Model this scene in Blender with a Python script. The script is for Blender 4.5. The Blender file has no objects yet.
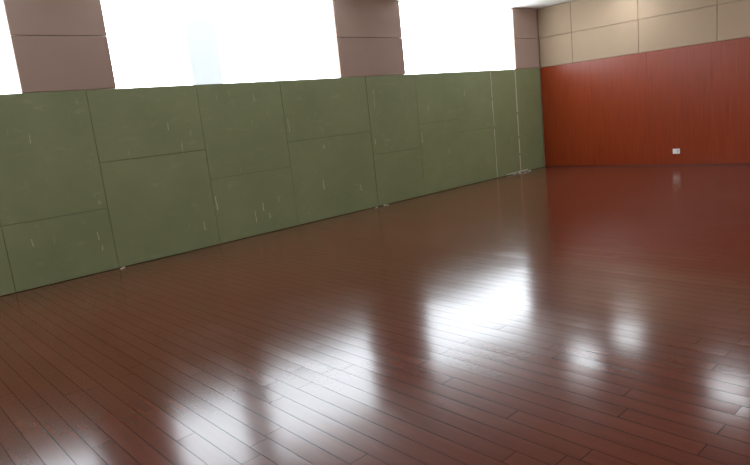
import bpy, math, random
from mathutils import Vector, Matrix
random.seed(4)
L=12.67; G=2.28; S=2.93; H=3.58; XR=11.0; YB=-3.0
SC=bpy.context.scene
SC.view_settings.view_transform='Standard'
SC.view_settings.exposure=0.12

# ---------------- material helpers ----------------
def new_mat(name):
    m=bpy.data.materials.new(name); m.use_nodes=True
    nt=m.node_tree; b=nt.nodes['Principled BSDF']
    return m,nt,b
class N:
    def __init__(s,nt): s.nt=nt
    def n(s,t,**k):
        x=s.nt.nodes.new(t)
        for a,v in k.items(): setattr(x,a,v)
        return x
    def l(s,a,b): s.nt.links.new(a,b)
    def math(s,op,a,b=None,c=None):
        x=s.n('ShaderNodeMath',operation=op)
        for i,v in enumerate((a,b,c)):
            if v is None: continue
            if isinstance(v,(int,float)): x.inputs[i].default_value=v
            else: s.l(v,x.inputs[i])
        return x.outputs[0]
    def ramp(s,f,stops):
        r=s.n('ShaderNodeValToRGB'); e=r.color_ramp.elements
        while len(e)<len(stops): e.new(.5)
        for i,(p,c) in enumerate(stops): e[i].position=p; e[i].color=(*c,1)
        s.l(f,r.inputs[0]); return r.outputs[0]
    def mix(s,f,a,b,mode='MIX'):
        x=s.n('ShaderNodeMix',data_type='RGBA',blend_type=mode)
        if isinstance(f,(int,float)): x.inputs[0].default_value=f
        else: s.l(f,x.inputs[0])
        for i,v in ((6,a),(7,b)):
            if isinstance(v,tuple): x.inputs[i].default_value=(*v,1)
            else: s.l(v,x.inputs[i])
        return x.outputs[2]
    def rng(s,v,a,b,c=0,d=1):
        x=s.n('ShaderNodeMapRange'); s.l(v,x.inputs[0])
        for i,k in enumerate((a,b,c,d)): x.inputs[i+1].default_value=k
        return x.outputs[0]
    def noise(s,vec,scale,detail=3,rough=.5):
        x=s.n('ShaderNodeTexNoise'); x.inputs['Scale'].default_value=scale
        x.inputs['Detail'].default_value=detail; x.inputs['Roughness'].default_value=rough
        s.l(vec,x.inputs['Vector']); return x.outputs[0]
    def mapping(s,vec,scale):
        x=s.n('ShaderNodeMapping'); x.inputs['Scale'].default_value=scale
        s.l(vec,x.inputs[0]); return x.outputs[0]
    def bump(s,h,st,dist):
        x=s.n('ShaderNodeBump'); x.inputs['Strength'].default_value=st; x.inputs['Distance'].default_value=dist
        s.l(h,x.inputs['Height']); return x.outputs[0]

def simple(name,col,rough=.6,noise=.08,scale=6):
    m,nt,b=new_mat(name); q=N(nt); tc=q.n('ShaderNodeTexCoord').outputs['Object']
    f=q.noise(tc,scale,4)
    c=q.mix(f,tuple(v*(1-noise) for v in col),tuple(min(1,v*(1+noise)) for v in col))
    q.l(c,b.inputs['Base Color']); b.inputs['Roughness'].default_value=rough
    return m

def floor_mat():
    m,nt,b=new_mat('cherry_plank_floor'); q=N(nt)
    tc=q.n('ShaderNodeTexCoord').outputs['Object']
    sp=q.n('ShaderNodeSeparateXYZ'); q.l(tc,sp.inputs[0]); x,y=sp.outputs[0],sp.outputs[1]
    W=.112; LN=1.7
    v=q.math('DIVIDE',y,W); row=q.math('FLOOR',v); fv=q.math('FRACT',v)
    wn=q.n('ShaderNodeTexWhiteNoise',noise_dimensions='1D'); q.l(row,wn.inputs['W'])
    u=q.math('ADD',q.math('DIVIDE',x,LN),q.math('MULTIPLY',wn.outputs[0],7.3))
    col=q.math('FLOOR',u); fu=q.math('FRACT',u)
    cb=q.n('ShaderNodeCombineXYZ'); q.l(row,cb.inputs[0]); q.l(col,cb.inputs[1])
    w2=q.n('ShaderNodeTexWhiteNoise',noise_dimensions='2D'); q.l(cb.outputs[0],w2.inputs['Vector'])
    pid=w2.outputs[0]; pcol=w2.outputs[1]
    dv=q.math('MULTIPLY',q.math('MINIMUM',fv,q.math('SUBTRACT',1,fv)),W)
    du=q.math('MULTIPLY',q.math('MINIMUM',fu,q.math('SUBTRACT',1,fu)),LN)
    d=q.math('MINIMUM',dv,du)
    seamv=q.rng(d,.0007,.0027)
    off=q.n('ShaderNodeVectorMath',operation='MULTIPLY_ADD'); q.l(pcol,off.inputs[0]); off.inputs[1].default_value=(9,9,9); q.l(tc,off.inputs[2])
    g=q.noise(q.mapping(off.outputs[0],(1.2,12,1)),1.5,3,.5)
    big=q.noise(tc,.7,3)
    c=q.ramp(g,[(.2,(.103,.022,.010)),(.55,(.120,.027,.012)),(.85,(.138,.034,.0145))])
    t=q.rng(pid,0,1,.92,1.08)
    tcv=q.n('ShaderNodeCombineXYZ')
    for i in range(3): q.l(t,tcv.inputs[i])
    c=q.mix(1.0,c,tcv.outputs[0],'MULTIPLY')
    dust=q.noise(tc,1.3,5,.65)
    near=q.rng(x,0,3.0,1,0)
    dm=q.math('ADD',q.rng(dust,.5,.85,0,.04),q.math('MULTIPLY',near,q.rng(q.noise(tc,3.2,6,.72),.45,.70,.0,.22)))
    c=q.mix(dm,c,(.34,.27,.21))
    # faint scuffs left by dragging boards near the wall
    wv=q.noise(tc,1.1,1)
    ring=q.math('ABSOLUTE',q.math('SUBTRACT',q.math('FRACT',q.math('MULTIPLY',wv,7.0)),.5))
    scr=q.math('MULTIPLY',q.math('MULTIPLY',q.rng(ring,.03,.0),near),q.rng(q.noise(tc,2.3,3),.50,.62,0,.28))
    c=q.mix(scr,c,(.45,.36,.28))
    c=q.mix(seamv,(.018,.006,.004),c)
    q.l(c,b.inputs['Base Color'])
    rr=q.math('ADD',q.rng(big,.3,.7,.135,.17),q.math('MULTIPLY',pid,.01))
    rr=q.math('ADD',rr,q.math('MULTIPLY',dm,.4))
    q.l(rr,b.inputs['Roughness'])
    sc=q.n('ShaderNodeSeparateXYZ'); q.l(pcol,sc.inputs[0])
    nx=q.math('MULTIPLY',q.math('SUBTRACT',sc.outputs[0],.5),.009)
    ny=q.math('ADD',q.math('MULTIPLY',q.math('SUBTRACT',sc.outputs[1],.5),.009),q.math('MULTIPLY',q.math('SUBTRACT',fv,.5),.006))
    cn=q.n('ShaderNodeCombineXYZ'); q.l(nx,cn.inputs[0]); q.l(ny,cn.inputs[1]); cn.inputs[2].default_value=1
    nn=q.n('ShaderNodeVectorMath',operation='NORMALIZE'); q.l(cn.outputs[0],nn.inputs[0])
    q.l(nn.outputs[0],b.inputs['Normal'])
    b.inputs['Specular IOR Level'].default_value=.5
    df=q.n('ShaderNodeBsdfDiffuse'); df.inputs['Color'].default_value=(.022,.008,.005,1)
    ms=q.n('ShaderNodeMixShader'); q.l(q.rng(seamv,0,1,.35,1),ms.inputs[0]); q.l(df.outputs[0],ms.inputs[1]); q.l(b.outputs[0],ms.inputs[2])
    q.l(ms.outputs[0],nt.nodes['Material Output'].inputs['Surface'])
    return m

def green_mat():
    m,nt,b=new_mat('green_gypsum_board'); q=N(nt)
    tc=q.n('ShaderNodeTexCoord').outputs['Object']
    g=q.n('ShaderNodeNewGeometry')
    rnd=g.outputs['Random Per Island']
    n1=q.noise(tc,1.1,4,.6); n2=q.noise(tc,14,3)
    c=q.ramp(n1,[(.3,(.182,.222,.106)),(.7,(.232,.270,.138))])
    c=q.mix(q.math('MULTIPLY',rnd,.3),c,(.215,.248,.120))
    s=q.noise(q.mapping(tc,(1,26,3.0)),1.5,2)
    s2=q.noise(q.mapping(tc,(1,1.7,2.3)),1.0,1)
    c=q.mix(q.math('MULTIPLY',q.math('MULTIPLY',q.rng(s,.68,.76),q.rng(s2,.45,.6)),.5),c,(.5,.49,.36))
    vo=q.n('ShaderNodeTexVoronoi',feature='F1'); vo.inputs['Scale'].default_value=1.6; q.l(q.mapping(tc,(1,1,.8)),vo.inputs['Vector'])
    c=q.mix(q.math('MULTIPLY',q.rng(vo.outputs['Distance'],.05,.035),.3),c,(.5,.5,.4))
    sm=q.noise(q.mapping(tc,(1,2.2,6)),1.7,4,.7)
    c=q.mix(q.rng(sm,.58,.72,0,.24),c,(.42,.43,.30))
    d=q.noise(tc,23,2)
    c=q.mix(q.rng(d,.72,.8,0,.4),c,(.12,.13,.08))
    q.l(c,b.inputs['Base Color']); b.inputs['Roughness'].default_value=.6
    q.l(q.bump(n2,.2,.003),b.inputs['Normal'])
    return m

def redwood_mat():
    m,nt,b=new_mat('red_cherry_veneer'); q=N(nt)
    tc=q.n('ShaderNodeTexCoord').outputs['Object']
    rnd=q.n('ShaderNodeNewGeometry').outputs['Random Per Island']
    g=q.noise(q.mapping(tc,(26,26,1.1)),1.3,5,.6)
    c=q.ramp(g,[(.25,(.20,.026,.006)),(.55,(.270,.039,.008)),(.8,(.33,.055,.012))])
    c=q.mix(q.math('MULTIPLY',rnd,.3),c,(.20,.028,.007))
    q.l(c,b.inputs['Base Color']); b.inputs['Roughness'].default_value=.30
    b.inputs['Specular IOR Level'].default_value=.4
    return m

def fabric_mat(name,col):
    m,nt,b=new_mat(name); q=N(nt)
    tc=q.n('ShaderNodeTexCoord').outputs['Object']
    rnd=q.n('ShaderNodeNewGeometry').outputs['Random Per Island']
    f=q.noise(tc,180,2); f2=q.noise(tc,1.5,3)
    c=q.mix(f2,tuple(v*.9 for v in col),tuple(v*1.08 for v in col))
    c=q.mix(q.math('MULTIPLY',rnd,.25),c,tuple(v*.8 for v in col))
    q.l(c,b.inputs['Base Color']); b.inputs['Roughness'].default_value=.9
    q.l(q.bump(f,.25,.002),b.inputs['Normal'])
    return m

def emis(name,col,st):
    m,nt,b=new_mat(name); q=N(nt)
    b.inputs['Base Color'].default_value=(*[.5]*3,1)
    tc=q.n('ShaderNodeTexCoord').outputs['Object']
    n=q.noise(q.mapping(tc,(1,14,.4)),1.0,2)
    c=q.mix(n,tuple(v*.94 for v in col),col)
    q.l(c,b.inputs['Emission Color']); b.inputs['Emission Strength'].default_value=st
    return m

M_floor=floor_mat(); M_green=green_mat(); M_red=redwood_mat()
M_fabL=fabric_mat('mauve_acoustic_fabric',(.39,.28,.235)); M_fabF=fabric_mat('beige_acoustic_fabric',(.40,.29,.195))
M_plaster=simple('wall_plaster',(.66,.58,.48),.85)
M_ceil=simple('ceiling_paint',(.82,.80,.77),.9,.03)
M_dark=simple('joint_shadow_backing',(.05,.055,.035),.9)
M_white=simple('white_plastic',(.85,.85,.83),.35,.02)
M_alu=simple('window_frame_white',(.75,.77,.8),.4,.03)
M_black=simple('socket_hole',(.02,.02,.02),.5)
M_blind=emis('daylit_translucent_blind',(.84,.93,1.0),7.4)
M_mullion_shade=emis('blind_overlap_shaded',(.74,.86,.93),.80)  # dimmer glow paints the shade of a mullion behind the blind
M_led=emis('led_diffuser',(.88,.95,1.0),15.0)
M_scuff=simple('plaster_scuff',(.55,.53,.41),.9,.2,40)
M_debris=simple('plaster_crumbs',(.75,.72,.66),.9,.2,40)
M_base=simple('dark_red_baseboard',(.13,.022,.010),.4,.15)

# ---------------- mesh helpers ----------------
def boxes(name,bl,mat,parent=None,bevel=0):
    vs=[];fs=[]
    for (a,b_) in bl:
        x0,y0,z0=a;x1,y1,z1=b_; k=len(vs)
        vs+=[(x0,y0,z0),(x1,y0,z0),(x1,y1,z0),(x0,y1,z0),(x0,y0,z1),(x1,y0,z1),(x1,y1,z1),(x0,y1,z1)]
        fs+=[[k+i for i in f] for f in ((0,3,2,1),(4,5,6,7),(0,1,5,4),(1,2,6,5),(2,3,7,6),(3,0,4,7))]
    me=bpy.data.meshes.new(name); me.from_pydata(vs,[],fs); me.update()
    o=bpy.data.objects.new(name,me); SC.collection.objects.link(o); me.materials.append(mat)
    if bevel:
        md=o.modifiers.new('bevel','BEVEL'); md.width=bevel; md.segments=2; md.limit_method='ANGLE'
    if parent: o.parent=parent
    return o
def empty(name):
    o=bpy.data.objects.new(name,None); SC.collection.objects.link(o); return o

# ---------------- shell ----------------
WX=-.055; WY=L+.065
boxes('floor',[((-.3,YB-.2,-.12),(XR+.2,L+.3,0))],M_floor)
boxes('ceiling',[((-.3,YB-.2,H),(XR+.2,L+.3,H+.15))],M_ceil)
WT=H-.03
wins=[(-1.9,1.92),(3.01,6.73),(8.27,11.73)]
bl=[((-.3,YB-.2,0),(WX,WY,G-.002)),((-.3,YB-.2,WT),(WX,WY,H))]
ys=[YB-.2]+[v for w in wins for v in w]+[WY]
for i in range(0,len(ys),2): bl.append(((-.3,ys[i],G-.002),(WX,ys[i+1],WT)))
boxes('wall_left',bl,M_plaster)
boxes('wall_far',[((-.3,WY,0),(XR+.2,L+.3,H))],M_plaster)
fill_wins=[(-1.5,2.2),(3.6,7.3),(8.4,11.8)]; RZ0,RZ1=1.0,3.2  # unseen openings added opposite to light the green boards
bl=[((XR,YB,0),(XR+.2,WY,RZ0)),((XR,YB,RZ1),(XR+.2,WY,H))]
ys=[YB]+[v for w in fill_wins for v in w]+[WY]
for i in range(0,len(ys),2): bl.append(((XR,ys[i],RZ0),(XR+.2,ys[i+1],RZ1)))
boxes('wall_right',bl,M_plaster)
boxes('wall_back',[((WX,YB-.2,0),(XR+.2,YB,H))],M_plaster)

# green boards
cols=[(-3.0,-2.2,[]),(-2.2,-1.0,[1.6]),(-1.0,.2,[.8]),(.2,1.42,[1.25]),(1.42,2.63,[.80]),(2.63,4.10,[1.38]),(4.10,5.50,[.95]),
      (5.50,7.27,[1.34]),(7.27,8.5,[.92]),(8.5,9.65,[1.36]),(9.65,10.8,[1.1]),(10.8,11.68,[]),(11.68,L-.015,[])]
bl=[]; g=.0026
for y0,y1,zs in cols:
    z=[.008]+zs+[G]
    for a,b_ in zip(z[:-1],z[1:]):
        t=random.uniform(-.005,.002)
        bl.append(((-.024,y0+g,a+(g if a>.1 else 0)),(t,y1-g,b_-(g if b_<G else 0))))
pan=empty('green_board_panelling')
boxes('boards',bl,M_green,pan,.001)
boxes('backing',[((-.030,YB+.002,.0),(-.024,L-.015,G-.004))],M_dark,pan)
sc=[]
for (y,w) in [(10.8,.020),(11.68,.030)]:
    zz=.02
    while zz<2.22:
        hh=random.uniform(.12,.34); hh=min(hh,2.25-zz); ww=w*random.uniform(.7,1.1)
        sc.append(((.0021,y-ww/2,zz),(.005,y+ww/2,zz+hh)))
        zz+=hh+random.choice([.004,.004,.05])
sc+=[((.0021,11.15,.012),(.012,11.5,.035)),((.0021,11.55,.012),(.014,11.95,.045))]
for (y,z,h) in [(2.45,.42,.10),(2.47,.28,.06),(4.9,.35,.12),(5.0,.22,.08),(3.6,1.7,.1),(3.9,.25,.12),(6.2,1.15,.07),
                (7.35,1.1,.1),(8.8,1.6,.1),(9.3,.7,.12),(6.1,.5,.16),(5.0,2.0,.1),(1.9,1.7,.1),(1.7,.5,.09),(9.9,1.8,.12),(6.9,.35,.1),(5.2,.45,.07),
                (7.42,1.75,.3),(5.56,1.5,.2),(4.75,.2,.18),(4.14,.5,.2),(8.55,1.0,.2)]:
    w=random.uniform(.003,.0065); tl=random.uniform(-.02,.02)
    sc.append(((.0021,y-w,z),(.0032,y+w,z+h*.5)))
    sc.append(((.0021,y-w+tl*.3,z+h*.55),(.0032,y+w*.6+tl*.3,z+h)))
boxes('filler_marks',sc,M_scuff,pan)
cr=[]
for cy,n,sp in ((11.6,14,.35),(7.25,8,.15),(2.5,2,.2)):
    for i in range(n):
        y=cy+random.uniform(-sp,sp);x=random.uniform(.018,.08);s=random.uniform(.008,.022)
        cr.append(((x,y,0),(x+s,y+s*2.4,s*.7)))
boxes('plaster_debris',cr,M_debris,None,.003)

def pier(y0,y1):
    zs=[G+.004,S,H-.004]; out=[]
    for a,b_ in zip(zs[:-1],zs[1:]): out.append(((-.03,y0+.004,a+.003),(0,y1-.004,b_-.003)))
    return out
bl=[]
for a,b_ in ((YB+.01,-1.9),(1.92,3.01),(6.73,8.27),(11.73,L-.005)): bl+=pier(a,b_)
boxes('mauve_acoustic_panelling',bl,M_fabL,None,.005)

xs=[0.02,.83,2.30,3.76,5.22,6.68,8.14,9.6,XR-.01]
bl=[]
for a,b_ in zip(xs[:-1],xs[1:]):
    for z0,z1 in ((G+.004,S),(S,H-.005)): bl.append(((a+.003,L,z0+.003),(b_-.003,L+.04,z1-.003)))
boxes('beige_acoustic_panelling',bl,M_fabF,None,.005)
bl=[]; x=.016
while x<XR-.1:
    x2=min(x+1.22,XR-.005); bl.append(((x+.0008,L-.012,.0),(x2-.0008,L+.04,G))); x=x2
boxes('red_wood_wainscot',bl,M_red,None,.0007)
boxes('baseboard_far',[((.016,L-.022,0),(XR-.01,L-.0125,.03))],M_base)

so=empty('wall_socket')
boxes('plate',[((2.95,L-.026,.235),(3.085,L-.0125,.335))],M_white,so,.004)
boxes('rocker',[((2.965,L-.029,.25),(3.01,L-.026,.32))],M_white,so,.002)
boxes('slots',[((3.032,L-.0275,.290),(3.041,L-.0262,.315)),((3.058,L-.0275,.290),(3.067,L-.0262,.315)),((3.043,L-.0275,.258),(3.056,L-.0262,.280))],M_black,so)

for i,(a,b_) in enumerate(wins):
    w=empty('window_%d'%(i+1)); X0,X1=-.16,-.10; t=.05
    mids=[a+(b_-a)*k/3 for k in (1,2)]
    fr=[((X0,a,G),(X1,a+t,WT)),((X0,b_-t,G),(X1,b_,WT)),((X0,a,G),(X1,b_,G+.05)),((X0,a,WT-.05),(X1,b_,WT))]
    fr+=[((X0,y-.025,G),(X1,y+.025,WT)) for y in mids]
    boxes('frame',fr,M_alu,w,.003)
    mull=[(4.08,4.55)] if i==1 else []
    e=[a]+[v for o in mull for v in o]+[b_]
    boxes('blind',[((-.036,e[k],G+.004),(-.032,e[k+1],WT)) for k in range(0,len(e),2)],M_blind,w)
    if mull: boxes('blind_overlap',[((-.036,o[0],G+.004),(-.031,o[1],WT)) for o in mull],M_mullion_shade,w)  # low-glow stripe in place of the mullion's shade
M_fillR=emis('daylit_blind_right',(1,.94,.85),2.4)  # fill glow for the added right-hand windows, brightens the backlit green wall
for i,(a,b_) in enumerate(fill_wins):
    w=empty('window_%d'%(i+4)); t=.05; X0,X1=XR+.05,XR+.11
    mids=[a+(b_-a)*k/3 for k in (1,2)]
    fr=[((X0,a,RZ0),(X1,a+t,RZ1)),((X0,b_-t,RZ0),(X1,b_,RZ1)),((X0,a,RZ0),(X1,b_,RZ0+.05)),((X0,a,RZ1-.05),(X1,b_,RZ1))]
    fr+=[((X0,y-.025,RZ0),(X1,y+.025,RZ1)) for y in mids]
    boxes('frame',fr,M_alu,w,.003)
    boxes('blind',[((X1+.005,a,RZ0),(X1+.01,b_,RZ1))],M_fillR,w)

for (x,y) in [(2.1,10.4),(4.7,10.5),(2.2,12.05),(7.3,10.5),(4.7,5.2),(7.6,5.2),(4.7,0),(8,0)]:
    p=empty('ceiling_led_panel')
    boxes('housing',[((x-.31,y-.31,H-.02),(x+.31,y-.28,H)),((x-.31,y+.28,H-.02),(x+.31,y+.31,H)),((x-.31,y-.28,H-.02),(x-.28,y+.28,H)),((x+.28,y-.28,H-.02),(x+.31,y+.28,H))],M_alu,p)
    boxes('diffuser',[((x-.28,y-.28,H-.012),(x+.28,y+.28,H-.002))],M_led,p)

W=bpy.data.worlds.new('sky'); SC.world=W; W.use_nodes=True
W.node_tree.nodes['Background'].inputs[0].default_value=(.7,.85,1,1); W.node_tree.nodes['Background'].inputs[1].default_value=1

f,pit,rol,yaw,cx=611.25,.1877,-.1058,.8501,8.1009
fw=Vector((-math.sin(yaw)*math.cos(pit),math.cos(yaw)*math.cos(pit),-math.sin(pit)))
r=fw.cross(Vector((0,0,1))).normalized(); u=r.cross(fw)
r2=r*math.cos(rol)+u*math.sin(rol); u2=-r*math.sin(rol)+u*math.cos(rol)
cd=bpy.data.cameras.new('camera'); co=bpy.data.objects.new('camera',cd); SC.collection.objects.link(co)
m=Matrix((r2,u2,-fw)).transposed().to_4x4(); m.translation=Vector((cx,0,1.6)); co.matrix_world=m
cd.sensor_width=36; cd.lens=f/750*36; cd.clip_start=.05
SC.camera=co
